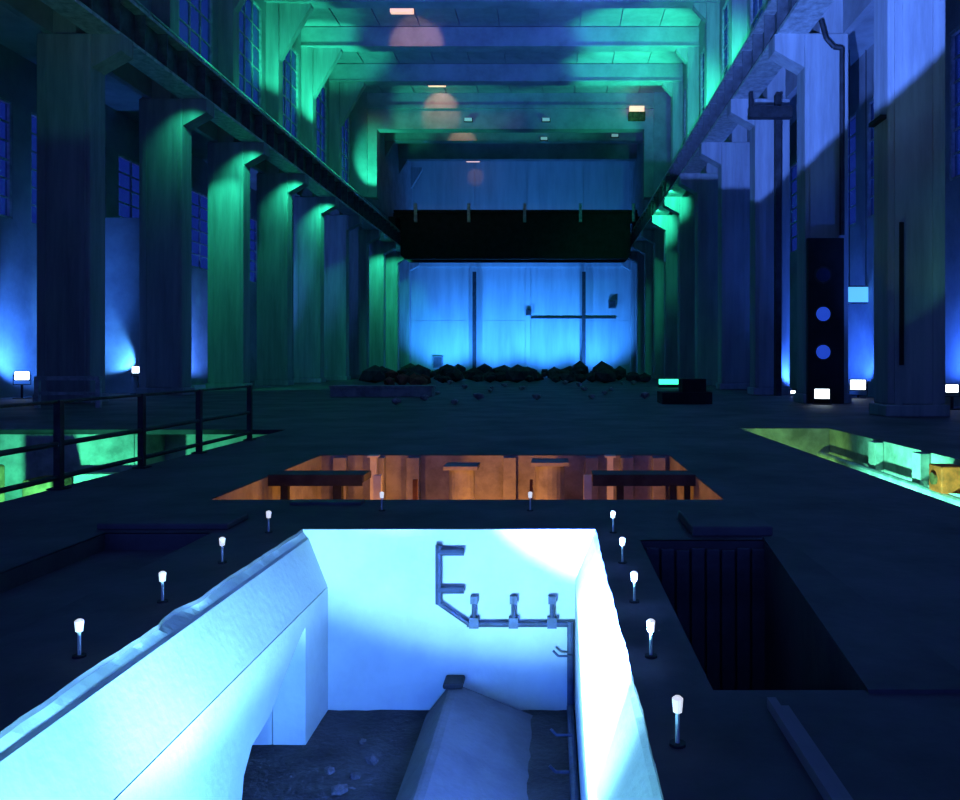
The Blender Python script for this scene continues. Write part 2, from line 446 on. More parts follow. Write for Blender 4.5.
for x, y, z, lb in ((-2.98, 13.3, 0.02, 'short pale stub post at back of the orange well by railing side'), (0.95, 13.3, 0.02, 'short pale stub post at back of the orange well by cover slab side')):
    b = MB(); b.box(x - .05, x + .05, y - .05, y + .05, -3.0, z); b.box(x - .09, x + .09, y - .09, y + .09, z, z + .03)
    tag(b.build('stub_post', bright, None, (x, y, -3.0)), lb, 'post')
for x, wd in ((-0.3, .02), (-1.9, .03)):
    b = MB(); b.box(x - wd, x + wd, 11.0, 11.0 + 2 * wd, -3.0, -0.02)
    tag(b.build('thin_post', M['rust'], None, (x, 11.0, -3.0)), 'thin rusty upright bar standing in the orange well', 'post', 'rusty bars in the orange well')
point('orange_well_light', (-2.9, 12.3, -1.7), 38, ORANGE, 0.1)
point('orange_well_light_middle', (-1.0, 11.6, -1.6), 170, ORANGE, 0.1)
point('orange_well_light_right', (1.1, 12.6, -2.1), 5, (1.0, 0.2, 0.08), 0.1)
point('orange_well_light_front', (-2.35, 10.7, -0.9), 15, ORANGE, 0.08)

# ------------------------------------------------------------------ left well behind the railing
LW = holes[4]
x0, x1, y0, y1 = LW
b = MB(); b.box(x0 - .3, -9.85, y1, y1 + .3, -2.4, -0.012); wall('wall_left_well_far', b, M['wellwall'])
b = MB(); b.box(-9.85, -9.6, y1 + .02, y1 + 1.0, -2.4, -0.012); b.box(-9.6, x1 + .3, y1 + 1.0, y1 + 1.3, -2.4, -0.012); wall('wall_left_well_niche', b, M['wellwall'])
b = MB(); b.box(x0 - .3, x0, y0, y1, -2.4, -0.012); wall('wall_left_well_left', b, M['wellwall'])
b = MB(); b.box(x1, x1 + .3, y0, y1 + 1.0, -2.4, -0.012); wall('wall_left_well_right', b, M['wellwall'])
b = MB(); b.box(x0 - .3, x1 + .3, y0 - .3, y0, -2.4, -0.012); wall('wall_left_well_near', b, M['wellwall'])
b = MB(); b.box(x0 - .3, x1 + .3, y0 - .3, y1 + 1.3, -2.5, -2.4); wall('floor_left_well', b, M['wellwall'])
b = MB(); b.box(x0, x1, y1 - .02, y1 + .02, -0.10, 0.012); wall('trim_1', b, M['steel'])
# a ledge and a rusty block in front of the wall
b = MB(); b.box(-11.55, -9.9, 18.45, 18.79, -2.4, -0.98)
tag(b.build('wall_bench', M['wellwall'], None, (-10.8, 18.6, -2.4), .02), 'pale concrete ledge against green lit wall of the left well', 'ledge')
b = MB(); b.box(-11.7, -11.05, 17.6, 18.4, -2.4, -1.0)
tag(b.build('rusty_tank', M['rust'], None, (-11.4, 18.0, -2.4), .05), 'rusty brown tank before the green lit wall behind the railing', 'tank')
b = MB(); b.box(-14.8, -11.9, 16.6, 17.4, -2.4, -0.62)
tag(b.build('rusty_duct', M['rust'], None, (-13.3, 17.0, -2.4), .05), 'long rusty brown duct in the well behind the railing', 'duct')
spot('left_well_light', (-10.9, 16.4, -2.0), (-11.0, 18.8, -0.5), 900, (0.08, 1.0, 0.5), 110, 0.5, 0.08)
# railing
RX = -6.22
ry = [8.05, 10.07, 12.1, 14.06, 16.4]
t = thing('guard_railing', 'dark steel guard railing with posts along the left floor opening', 'railing', (RX, 13.0, 0))
off = t.location
for y in ry:
    b = MB(); b.box(RX - .042, RX + .042, y - .045, y + .045, 0, 1.12); b.box(RX - .1, RX + .1, y - .1, y + .1, 0, .02); b.build('post', M['steel'], t, off)
for nm, z, r in (('top_rail', 1.1, .02), ('mid_rail', .57, .035)):
    b = MB(); b.tube((RX, 6.2, z), (RX, 16.45, z), r, 8); b.build(nm, M['steel'], t, off)
b = MB(); b.tube((RX, 6.2, .15), (RX, 16.45, .15), .035, 8); b.build('lower_rail', M['steel'], t, off)

# ------------------------------------------------------------------ right well
RW = holes[5]
well('right_well', RW, 2.2, M['wellwall'], M['wellwall'], 0.25)
x1 = RW[1]
# blocks and pilasters along its far side
for i, y in enumerate((9.0, 10.6, 12.4, 14.2, 16.2)):
    b = MB(); b.box(x1 - .18, x1 - .005, y, y + .35, -2.2, -0.03)
    tag(b.build('well_pilaster', M['wellwall'], None, (x1 - .1, y + .2, -2.2), .015), 'pale pilaster on the green lit side of the right well', 'pilaster', 'pilasters in the right well')
b = MB(); b.tube((x1 - .26, 5.3, -.62), (x1 - .26, 19.3, -.62), .07, 10)
tag(b.build('well_pipe', M['railpaint'], None, (x1 - .26, 12, -.62)), 'long pale pipe along the green lit side of right well', 'pipe')
rustp = mat('orange_paint', (0.95, 0.10, 0.02), .7, 0, .3, 5, .1)
for (y, z, s_, lb) in ((13.2, -.32, .22, 'orange valve box on the green lit side of right well'), (16.9, -.92, .16, 'small orange box deep in the far end of right well')):
    b = MB(); b.box(x1 - .40, x1 - .02, y - s_, y + s_, z - s_, z + s_)
    t = thing('valve_box', lb, 'box', (x1 - .2, y, z - s_)); b.build('body', rustp, t, t.location, .02)
    b = MB(); b.tube((x1 - .45, y, z), (x1 - .40, y, z), s_ * .45, 12); b.build('hand_wheel', M['rust'], t, t.location)
for y, wt in ((8.5, 900), (11.5, 1000), (14.5, 700), (17.8, 90)):
    spot('right_well_light' if y > 9 else 'right_well_near_light_offscreen', (4.7, y, -1.5), (6.7, y + .4, -1.0) if y < 17 else (6.0, 19.4, -.9), wt * 1.7, (0.14, 1.0, 0.58) if y < 17 else (0.35, 1.0, 0.2), 96, .5, 0.1)

# ------------------------------------------------------------------ columns of the two rows
def make_column(side):
    s = 1 if side == 'L' else -1          # +1: hall is towards +x
    wd = 2.1 if side == 'L' else 1.7
    t = thing('crane_column', '', 'column', (0, 0, 0))
    def bx(x0, x1, *r):
        b = MB(); b.box(min(s * x0, s * x1), max(s * x0, s * x1), *r); return b
    bx(-wd, 0, 0, THK, 0.35, GZ0).build('shaft', M['concrete'], t, bevel=0.06)
    bx(-wd - .08, .10, -.10, THK + .1, 0, 0.35).build('plinth', M['concrete'], t, bevel=0.04)
    b = MB(); pts = [(0.0, 13.1), (1.15, 13.75), (1.15, GZ0), (0.0, GZ0)]
    b.prism([(s * p[0], p[1]) for p in pts], 'y', 0.1, THK - .1); b.build('corbel', M['concrete'], t)
    bx(-wd + .1, -.62, .1, THK - .1, GZ0, BEAM0).build('upper_shaft', M['concrete'], t, bevel=0.04)
    if side == 'R': hz = 24.9
    else: hz = 22.2
    b = MB(); pts = [(-.62, hz), (-.62, BEAM0), (1.5 if side == 'L' else .2, BEAM0), (1.5 if side == 'L' else .2, BEAM0 - .3)]
    b.prism([(s * p[0], p[1]) for p in pts], 'y', .25, THK - .25); b.build('haunch', M['concrete'], t)
    # recessed-looking frame strips on the broad face
    bx(-wd + .18, -wd + .40, -.045, 0, .35, 13.0).build('face_strip', M['concrete'], t)
    bx(-.40, -.18, -.045, 0, .35, 13.0).build('face_strip', M['concrete'], t)
    return t
NK = 11
for side, X, what in (('L', XL, 'row beside the guard railing'), ('R', XR, 'row beside the green lit right well')):
    c0 = make_column(side)
    grp = 'concrete columns, ' + what
    for i, k in enumerate(range(0, NK)):
        lb = 'tall grey concrete column with crane corbel, %s from the far wall in the %s' % (ORD[NK - 1 - k], what)
        if i == 0: c0.location = (X, yk(k), 0); c0['label'] = lb; c0['group'] = grp
        else: dup(c0, (X, yk(k), 0), lb, grp)

# ------------------------------------------------------------------ crane girders, rails and walkway handrails
for side, xa, xb, hx, lb in (('L', -18.15, -16.95, -18.08, 'guard railing side'), ('R', 8.75, 9.95, 9.88, 'right well side')):
    s = 1 if side == 'L' else -1
    t = thing('crane_girder', 'long steel crane runway girder resting on column corbels, %s' % lb, 'girder', ((xa + xb) / 2, 55, GZ0))
    off = t.location; xm = (xa + xb) / 2
    y0, y1 = 15.0, 97.0
    b = MB(); b.box(xa, xb, y0, y1, GZ0, GZ0 + .14); b.build('bottom_flange', M['railpaint'], t, off)
    b = MB(); b.box(xm - .12, xm + .12, y0, y1, GZ0 + .14, GZ1 - .14); b.build('web', M['girder'], t, off)
    b = MB(); b.box(xa, xb, y0, y1, GZ1 - .14, GZ1); b.build('top_flange', M['railpaint'], t, off)
    b = MB(); b.box(xm - .07, xm + .07, y0, y1, GZ1, GZ1 + .16); b.build('crane_rail', M['steel'], t, off)
    sx = (xm + .12, xb - .05) if s > 0 else (xa + .05, xm - .12)
    y = 16.0
    stiff = MB().box(sx[0] - xm, sx[1] - xm, 0, .06, 0, GZ1 - GZ0 - .28).mesh('stiffener', M['girder'])
    while y < 96:
        part('stiffener', stiff, t, (0, y - 55, .14)); y += 1.925
    # handrail on the girder
    t = thing('walkway_handrail', 'pale green lit handrail along the crane walkway, %s' % lb, 'handrail', (hx, 55, GZ1))
    off = t.location
    pm = MB().box(-.035, .035, -.035, .035, 0, 1.05).mesh('post', M['railpaint'])
    y = 16.5
    while y < 96: part('post', pm, t, (0, y - 55, 0)); y += 1.925
    for nm, z in (('top_rail', 1.08), ('mid_rail', .55)):
        b = MB(); b.tube((hx, y0, GZ1 + z), (hx, y1, GZ1 + z), .045, 6); b.build(nm, M['railpaint'], t, off)
    b = MB(); b.box(hx - .02, hx + .02, y0, y1, GZ1, GZ1 + .2); b.build('toe_board', M['railpaint'], t, off)

# ------------------------------------------------------------------ walls with windows
WN = [0]
def window(xc, yc, z0, wid, hgt, nx, nz, label=''):
    """upright window in a wall of constant x"""
    WN[0] += 1
    o = bpy.data.objects.new('window_%d' % WN[0], None); COL.objects.link(o); o.location = (xc, yc, z0); struct(o)
    fr = MB(); t = .10
    fr.box(-.12, .12, -wid / 2, wid / 2, 0, t); fr.box(-.12, .12, -wid / 2, wid / 2, hgt - t, hgt)
    fr.box(-.12, .12, -wid / 2, -wid / 2 + t, t, hgt - t); fr.box(-.12, .12, wid / 2 - t, wid / 2, t, hgt - t)
    fr.build('window_frame', M['railpaint'], o)
    iw, ih = wid - 2 * t, hgt - 2 * t
    mv = MB().box(-.06, .06, -.04, .04, t, hgt - t).mesh('mullion', M['railpaint'])
    mh = MB().box(-.045, .045, -wid / 2 + t, wid / 2 - t, -.04, .04).mesh('glazing_bar', M['railpaint'])
    for i in range(1, nx): part('mullion', mv, o, (0, -wid / 2 + t + iw * i / nx, 0))
    for j in range(1, nz): part('glazing_bar', mh, o, (0, 0, t + ih * j / nz))
    pw, ph = iw / nx, ih / nz
    pm = MB().box(-.01, .01, -pw / 2 + .04, pw / 2 - .04, -ph / 2 + .04, ph / 2 - .04).mesh('pane', M['glass'])
    for i in range(nx):
        for j in range(nz): part('pane', pm, o, (0, -wid / 2 + t + pw * (i + .5), t + ph * (j + .5)))
# clerestory walls above the crane girders
for nm, xa, xb in (('wall_left_upper', UL - .3, UL), ('wall_right_upper', UR, UR + .3)):
    b = MB()
    b.box(xa, xb, -8, 77.0, GZ1 - 1.8, 18.2); b.box(xa, xb, -8, 77.0, 25.2, ROOF)
    b.box(xa, xb, -8, yk(2) - .6, 18.2, 25.2)
    for k in range(2, 8): b.box(xa, xb, yk(k) - .6, yk(k) + THK + .6, 18.2, 25.2)
    wall(nm, b, M['plaster'])
    for k in range(2, 7):
        window((xa + xb) / 2, (yk(k) + THK + yk(k + 1)) / 2, 18.2, BAY - THK - 1.2, 7.0, 4, 5)
# flush walls beyond the portal
b = MB(); b.box(UL - .3, XL + .1, 77.0, DFAR, GZ1 + 1.3, ROOF); wall('wall_left_end', b, M['plaster'])
b = MB(); b.box(XR - .1, UR + .3, 77.0, DFAR, GZ1 + 1.3, ROOF); wall('wall_right_end', b, M['plaster'])
# aisle walls
AW = {'left': (AL - .3, AL, range(1, 6)), 'right': (AR, AR + .3, range(0, 4))}
for nm, (xa, xb, ks) in AW.items():
    b = MB(); ks = list(ks)
    b.box(xa, xb, -8, DFAR, 0, 8.2); b.box(xa, xb, -8, DFAR, 13.6, 16.0)
    b.box(xa, xb, -8, yk(ks[0]) - .5, 8.2, 13.6); b.box(xa, xb, yk(ks[-1]) + 5.9, DFAR, 8.2, 13.6)
    for k in ks[1:]: b.box(xa, xb, yk(k) - 1.8, yk(k) - .5, 8.2, 13.6)
    wall('wall_%s_aisle' % nm, b, M['plaster'])
    for k in ks: window((xa + xb) / 2, yk(k) + (5.9 - .5) / 2 + (0 if k == ks[-1] else 0), 8.2, 6.4, 5.4, 4, 6)
b = MB(); b.box(AL - .3, UL - .3, -8, DFAR, 16.0, 16.3); wall('ceiling_left_aisle', b, M['roofconc'])
b = MB(); b.box(UR + .3, AR + .3, -8, DFAR, 16.0, 16.3); wall('ceiling_right_aisle', b, M['roofconc'])

# ------------------------------------------------------------------ roof
b = MB(); b.box(UL - .3, UR + .3, -8, DFAR, ROOF, ROOF + .3)
ceil = wall('ceiling', b, M['roofconc'])
for k in range(3, 10):
    pw = (UR - UL) / 10
    ya = yk(k) + .95; yb = min(yk(k + 1), DFAR) - .05
    pm = MB().box(-pw / 2 + .05, pw / 2 - .05, ya + .05, yb - .02, -.14, 0).mesh('roof_panel', M['roofconc'])
    for i in range(10):
        part('roof_panel', pm, ceil, (UL + pw * (i + .5), 0, ROOF))
for k in range(3, 10):
    if k == 7: continue
    z0 = BEAM0 if k < 7 else BEAM0 - .9
    b = MB(); xa, xb = (UL, UR) if k < 7 else (XL + .1, XR - .1)
    b.box(xa, xb, yk(k) + .05, yk(k) + .9, z0, ROOF - .145)
    t = thing('roof_beam', 'deep concrete roof beam spanning the hall, %s' % ({3: 'fourth before the dark portal frame', 4: 'third before the dark portal frame', 5: 'second before the dark portal frame', 6: 'last before the dark portal frame', 8: 'first beyond the dark portal frame', 9: 'beyond portal frame and next to far wall'}[k]), 'beam', (-4.1, yk(k) + .5, z0), 'roof beams')
    b.build('beam_body', M['roofconc'], t, t.location)
    b = MB(); b.box(xa, xb, yk(k) - .1, yk(k) + 1.0, z0 - .10, z0); b.build('beam_flange', M['roofconc'], t, t.location)
# portal frame across the hall
t = thing('portal_frame', 'tall concrete portal frame across the far part of the hall', 'frame', (-4.1, yk(7), GZ1 + 1.3))
off = t.location
b = MB(); b.box(XL + .1, XR - .1, yk(7) - .1, yk(7) + 1.2, 24.1, ROOF - .15); b.build('header', M['roofconc'], t, off)
b = MB(); b.box(XL + .1, XR - .1, yk(7) - .35, yk(7) - .1, 26.0, 26.35); b.build('cornice', M['roofconc'], t, off)
b = MB(); b.box(XL + .1, XL + 1.0, yk(7) - .1, yk(7) + 1.2, GZ1 + 1.3, 24.1); b.build('jamb', M['roofconc'], t, off)
b = MB(); b.box(XR - 1.0, XR - .1, yk(7) - .1, yk(7) + 1.2, GZ1 + 1.3, 24.1); b.build('jamb', M['roofconc'], t, off)

# ------------------------------------------------------------------ far wall
b = MB(); b.box(AL, AR, DFAR, DFAR + .4, 0, ROOF); fw = wall('wall_far', b, M['farwall'])
cuts = [XL - .2, -9.94, -3.3, 3.9, XR + .2]
for r0, r1 in ((0.0, 6.9), (6.9, 13.7), (13.7, 21.0), (21.0, 27.5)):
    for a, c in zip(cuts[:-1], cuts[1:]):
        b = MB(); b.box(a + .03, c - .03, DFAR - .12, DFAR, r0 + .015, r1 - .015); b.build('wall_panel', M['farwall'], fw)
b = MB(); b.box(XL, XR, DFAR - .4, DFAR - .12, 13.7, 14.3); wall('trim_2', b, M['farwall'])
for x, lb in ((-9.94, 'slim dark steel stanchion before the far wall on the railing side'), (3.9, 'slim dark steel stanchion before the far wall beside the wall pipe')):
    b = MB(); b.box(x - .22, x + .22, DFAR - 1.1, DFAR - 1.02, 0, 13.0); b.box(x - .22, x + .22, DFAR - .7, DFAR - .62, 0, 13.0); b.box(x - .04, x + .04, DFAR - 1.02, DFAR - .7, 0, 13.0)
    tag(b.build('stanchion', M['steel'], None, (x, DFAR - .9, 0)), lb, 'stanchion')
b = MB(); b.box(-3.5, -2.9, DFAR - .3, DFAR - .12, 0, 13.7); wall('trim_3', b, M['farwall'])
b = MB(); b.tube((-2.8, DFAR - .3, 7.2), (8.0, DFAR - .3, 7.2), .09, 8)
for x in (-1.2, 2.0, 5.5, 7.6): b.box(x - .05, x + .05, DFAR - .3, DFAR - .12, 7.1, 7.3)
tag(b.build('wall_pipe', M['steel'], None, (2.5, DFAR - .3, 7.2)), 'thin dark pipe running across the blue far wall', 'pipe')
for x, z, wd, hg, lb in ((7.5, 8.9, .9, 1.0, 'small dark box on the blue far wall above the pipe'), (-3.1, 7.9, .7, .8, 'small dark box at end of the far wall pipe'), (-14.6, 1.6, 1.2, 1.5, 'dark cabinet low in the corner of the blue far wall')):
    t = thing('wall_box', lb, 'box', (x, DFAR - .5, z - hg / 2))
    b = MB(); b.box(x - wd / 2, x + wd / 2, DFAR - .65, DFAR - .12, z - hg / 2, z + hg / 2); b.build('case', M['girder'], t, t.location)
    b = MB(); b.box(x - wd * .4, x + wd * .4, DFAR - .7, DFAR - .65, z - hg * .4, z + hg * .4); b.build('door', M['steel'], t, t.location)

# ------------------------------------------------------------------ bridge crane
t = thing('bridge_crane', 'black overhead bridge crane spanning the hall before the far wall', 'crane', (-4.1, 89, GZ1 + .16))
off = t.location
for ya in (87.6, 90.4):
    b = MB(); b.prism([(-16.7, 13.3), (-16.3, 12.9), (8.1, 12.9), (8.5, 13.3), (8.5, 17.35), (9.3, 17.35), (9.3, 17.9), (-17.5, 17.9), (-17.5, 17.35), (-16.7, 17.35)], 'y', ya, ya + .7); b.build('bridge_girder', M['crane'], t, off)
for xa in (-17.9, 8.9):
    b = MB(); b.box(xa + .08, xa + .82, 86.6, 92.2, GZ1 + .5, GZ1 + 1.15); b.build('end_truck', M['crane'], t, off)
    for y in (87.3, 91.5):
        b = MB(); b.tube((xa + .2, y, GZ1 + .52), (xa + .7, y, GZ1 + .52), .36, 16); b.build('wheel', M['steel'], t, off)
b = MB(); b.box(-17.4, 9.2, 87.3, 91.3, 17.9, 18.0); b.build('deck', M['crane'], t, off)
for x in (-15.0, -9.2, -3.1, 3.0, 8.8):
    b = MB(); b.box(x - .16, x + .16, 87.2, 87.58, 16.9, 18.9); b.build('railing_post', M['railpaint'], t, off)
b = MB(); b.box(-17.4, 9.2, 87.3, 87.4, 18.0, 18.2); b.build('kick_plate', M['crane'], t, off)
b = MB(); b.box(-4.2, -1.2, 88.4, 90.3, 15.2, 17.9); b.build('trolley', M['crane'], t, off)

# ------------------------------------------------------------------ lamps under the roof
def roof_lamp(x, y, z, top, aim, wt, ang, lb, wd=1.7):
    t = thing('roof_lamp', lb, 'lamp', (x, y, z), 'warm roof lamps')
    off = t.location
    b = MB(); b.prism([(-.28, .12), (.28, .12), (.16, .36), (-.16, .36)], 'x', -wd / 2, wd / 2)
    b.v = [(v[0] + x, v[1] + y, v[2] + z) for v in b.v]; b.build('reflector', M['steel'], t, off)
    b = MB(); b.box(x - wd / 2 + .05, x + wd / 2 - .05, y - .2, y + .2, z - .22, z + .12); b.build('tube_cover', M['lens_warm'], t, off)
    for dx in (-.5, .5):
        b = MB(); b.tube((x + dx, y, z + .36), (x + dx, y, top), .03, 6); b.build('hanger', M['steel'], t, off)
    spot('roof_lamp_light', (x, y + .5, z - .1), aim, wt, (1.0, 0.50, 0.27), ang, .3, .2)
q = P(402, 10, 56.0)
roof_lamp(q.x, q.y, q.z, ROOF - .14, (q.x, 61.9, 26.2), 620, 45, 'warm lit roof lamp before the second beam short of the portal frame')
q = P(437, 84, 74.5)
roof_lamp(q.x, q.y, q.z, ROOF - .14, (q.x, 77.2, 26.2), 200, 75, 'warm lit roof lamp right before the portal frame header')
q = P(459, 124, 82.0)
roof_lamp(q.x, q.y, q.z, ROOF - .14, (q.x, 85.0, 25.0), 130, 65, 'dim warm roof lamp before the beam beyond the portal frame')
q = P(473, 160, 98.5)
roof_lamp(q.x, q.y, q.z, ROOF - .14, (q.x, DFAR, 25.2), 40, 40, 'dim warm roof lamp close to the top of the far wall')
for x, y, d, lb in ((468, 119, 76.74, 'small pale light on the portal header, left of its middle'), (546, 119, 76.74, 'small pale light at the middle of portal header'), (544, 138, 84.44, 'small pale light at the middle of beam beyond the portal'), (615, 135, 84.59, 'small pale light at the right part of beam beyond the portal')):
    q = P(x, y, d); b = MB(); b.box(q.x - .35, q.x + .35, q.y, q.y + .3, q.z - .12, q.z + .12)
    t = thing('bulkhead_light', lb, 'light', q, 'small bulkhead lights'); b.build('cover', mat('bulkhead', (.6, .7, .7), .4, 0, .05, 5, 0, emit=(.25, .6, .6), estr=.45), t, q)
    b = MB(); b.box(q.x - .42, q.x + .42, q.y + .3, q.y + .45, q.z - .18, q.z + .18); b.build('backplate', M['steel'], t, q)
q = P(637, 109, 76.36)
t = thing('orange_beacon', 'orange lit box lamp at the right end of the portal cornice', 'lamp', q)
b = MB(); b.box(q.x - .7, q.x + .7, q.y, q.y + .5, q.z - .25, q.z + .3); b.build('cover', M['lens_warm'], t, q)
b = MB(); b.box(q.x - .8, q.x + .8, q.y - .02, q.y + .6, q.z - 1.0, q.z - .25); b.build('housing', M['rust'], t, q)

# ------------------------------------------------------------------ green floodlights on the crane walkways
G = (0.03, 1.0, 0.52)
def gl(nm, loc, aim, wt, ang=70, bl=.6, col=G): spot(nm, loc, aim, wt, col, ang, bl, .12)
# left, below the girder onto column faces
gl('green_column_light', (-18.6, 43.4, 15.2), (-19.0, 46.5, 8.0), 2300, 50)
for k, wt in ((2, 300), (3, 600), (4, 800), (5, 900)):
    gl('green_corbel_light', (-16.9, yk(k) - 1.5, 14.25), (-17.9, yk(k) + .5, 12.0), wt, 70, .9)
gl('green_column_light', (-16.9, 81.0, 14.25), (-18.2, 85.0, 9.0), 2200, 75)
gl('green_column_light', (-16.9, 88.0, 14.25), (-18.2, 92.7, 10.0), 1500, 75)
# left, up onto the upper columns, haunches and roof
gl('green_roof_light', (-17.2, 49.5, 16.6), (-18.4, 54.6, 23.5), 4500, 45)
gl('green_roof_light', (-17.2, 57.2, 16.6), (-17.8, 62.3, 23.5), 8000, 42)
gl('green_roof_light', (-17.1, 73.0, 16.6), (-17.2, 78.5, 22.0), 3600, 42)
gl('green_header_light', (-17.1, 70.5, 16.6), (-11.0, 77.2, 25.2), 3000, 50)
gl('green_header_light', (8.9, 70.5, 16.6), (4.0, 77.2, 25.2), 2400, 50)
# handrail and girder wash
for y in (42, 48, 54, 60, 66, 72): point('green_rail_light', (-17.05, y, 16.5), 70, G, .1)
# right
gl('green_roof_light', (8.85, 65.0, 16.6), (6.6, 69.6, 26.6), 9500, 50)
gl('green_roof_light', (8.85, 57.3, 16.6), (6.8, 61.9, 26.8), 8500, 50)
gl('green_window_light', (8.9, 43.5, 16.6), (11.2, 51.0, 21.5), 3500, 60)
gl('green_window_light', (8.9, 51.0, 16.6), (11.2, 58.5, 21.5), 3500, 60)
gl('green_column_light', (8.7, 59.4, 14.25), (9.0, 61.9, 13.9), 900, 70)
gl('green_column_light', (8.7, 67.0, 14.25), (9.0, 69.6, 13.6), 1100, 75)
for y in (40, 46, 52, 58, 64): point('green_rail_light', (8.85, y, 16.5), 70, G, .1)

# ------------------------------------------------------------------ blue light on the far wall
for x in (-13.4, -7.2, -1.0, 5.2):
    spot('far_wall_light', (x, 96.0, .6), (x, DFAR, 7.5), 9500, (0.030, 0.24, 1.0), 108, .8, .3)
    floodlight('floodlight', (x, 95.6, 0), (x, DFAR, 7.5), 'low dark floodlight on the floor facing the blue far wall', 'floodlights at the far wall', M['lens_cyan'], .5)

# ------------------------------------------------------------------ left aisle lamps
b = MB(); b.box(AL, -20.9, 41.0, 41.3, 0, 9.0); wall('wall_left_light_catcher', b, M['plaster'])  # cross wall added to catch the aisle lamp's cone of light
q = P(138, 370, 40.0)
floodlight('floodlight', (q.x, q.y, q.z - .35), (q.x + 4, 20, q.z), 'glaring blue white floodlight between two columns of the left aisle', None, M['lens_white'], .38)
b = MB(); b.tube((q.x, q.y, 0.03), (q.x, q.y, q.z - .35), .05, 8); b.box(q.x - .25, q.x + .25, q.y - .25, q.y + .25, 0, .03)
tag(b.build('lamp_stand', M['steel'], None, (q.x, q.y, 0)), 'dark pole stand under the glaring left aisle floodlight', 'stand')
spot('left_aisle_light', (q.x - .3, q.y + .4, q.z), (-23.3, 41.0, q.z + 1.3), 1100, (.07, .34, 1.0), 80, .5, .05)
spot('left_aisle_wall_light', (-23.6, 52.5, .6), (-25, 57.0, 4.0), 5000, (.06, .2, 1.0), 80, .6, .1)
q = P(22, 376, 35)
spot('left_aisle_wall_light', (q.x - .1, q.y + .5, 1.05), (AL, q.y + 3.0, 3.0), 2600, (.04, .2, 1.0), 100, .6, .1)
floodlight('floodlight', (q.x, q.y, 0.6), (0, 0, 1.2), 'bright floodlight low by the left aisle wall', None, M['lens_white'], .42)
b = MB(); b.tube((q.x, q.y, 0.03), (q.x, q.y, .6), .05, 8); b.box(q.x - .25, q.x + .25, q.y - .25, q.y + .25, 0, .03)
tag(b.build('lamp_stand', M['steel'], None, (q.x, q.y, 0)), 'dark pole stand under floodlight by the left aisle wall', 'stand')
# green-lit guard bar in front of the near left column
t = thing('guard_bar', 'low pale steel guard bar before a left column', 'guard bar', P(70, 408, 28)); off = t.location; off.z = 0; t.location = off
a0, a1 = P(36, 378, 28), P(101, 378, 28)
b = MB(); b.box(a0.x, a1.x, 27.9, 28.1, a0.z - .08, a0.z + .06); b.build('top_bar', M['railpaint'], t, off)
b = MB(); b.box(a0.x, a1.x, 27.95, 28.05, .45, .55); b.build('lower_bar', M['railpaint'], t, off)
for x in (a0.x + .05, a1.x - .08):
    b = MB(); b.box(x - .08, x + .08, 27.93, 28.07, 0, a0.z - .08); b.build('post', M['railpaint'], t, off)

# ------------------------------------------------------------------ right aisle
for px_, py_, d, lb in ((793, 385, 37.5, 'small white floodlight in the right aisle beside a slim dark post'), (858, 385, 35.5, 'wide white floodlight in right aisle between two columns'), (952, 385, 27.0, 'white floodlight at the foot of right aisle wall near the well')):
    q = P(px_, py_ + 6, d)
    floodlight('floodlight', (q.x, q.y, max(q.z - .2, 0)), (0, 0, 1.6), lb, None, M['lens_white'], {858: .5, 793: .16, 952: .3}[px_])
    if q.z - .2 > .05:
        b = MB(); b.tube((q.x, q.y, 0.03), (q.x, q.y, q.z - .2), .05, 8); b.box(q.x - .25, q.x + .25, q.y - .25, q.y + .25, 0, .03)
        tag(b.build('lamp_stand', M['steel'], None, (q.x, q.y, 0)), 'dark pole stand carrying the ' + lb.replace('right aisle ', ''), 'stand')
    spot('right_aisle_light', (q.x - .2, q.y + .5, q.z + .3), (AR, q.y + 2.5, 3.5), 1100, (.03, .14, 1.0), 110, .6, .1)
# lit aisle window high above the wide floodlight
a0, a1 = P(848, 302, 36.8), P(869, 287, 36.8)
t = thing('lit_panel', 'bright cyan lit panel hanging in the right aisle between two columns', 'panel', ((a0.x + a1.x) / 2, 36.9, a0.z)); off = t.location
b = MB(); b.box(a0.x, a1.x, 36.8, 36.86, a0.z, a1.z); b.build('screen', M['lens_cyan'], t, off)
b = MB(); b.box(a0.x - .06, a1.x + .06, 36.86, 36.95, a0.z - .06, a1.z + .06); b.build('frame', M['steel'], t, off)
for x in (a0.x + .1, a1.x - .1):
    b = MB(); b.tube((x, 36.9, a1.z + .06), (x, 36.9, 16.0), .02, 6); b.build('hanger', M['steel'], t, off)
# perforated steel panel on the second column; glowing discs imitate light seen through holes
yp = yk(1) - .35
a0, a1 = P(808, 386, yp), P(844, 238, yp)
t = thing('perforated_panel', 'tall black steel panel with round holes drawn as glowing blue discs before a right column', 'panel', ((a0.x + a1.x) / 2, yp, 0)); off = t.location
b = MB(); b.box(a0.x, a1.x, yp, yp + .2, 0, a1.z); b.build('plate', M['crane'], t, off)
for py_ in (275, 314, 352):
    q = P(823, py_, yp)
    b = MB(); b.tube((q.x, yp - .02, q.z), (q.x, yp, q.z), .34, 20); rg = b.build('bezel', M['steel'], t, off)
    b = MB(); b.tube((q.x, yp - .05, q.z), (q.x, yp - .02, q.z), .27, 20); gl_ = b.build('glow_disc', M['hole_glow_blue'] if py_ > 300 else mat('hole_dim_blue', (.02, .03, .12), .3, 0, .05, 4, 0), rg, off)  # upper disc is coloured for the faint blue light behind its hole
q = P(822, 389, yp - .6)
floodlight('floodlight', (q.x, q.y, 0.0), (0, 0, 1.6), 'white floodlight at the foot of the tall black perforated panel', None, M['lens_white'], .42)
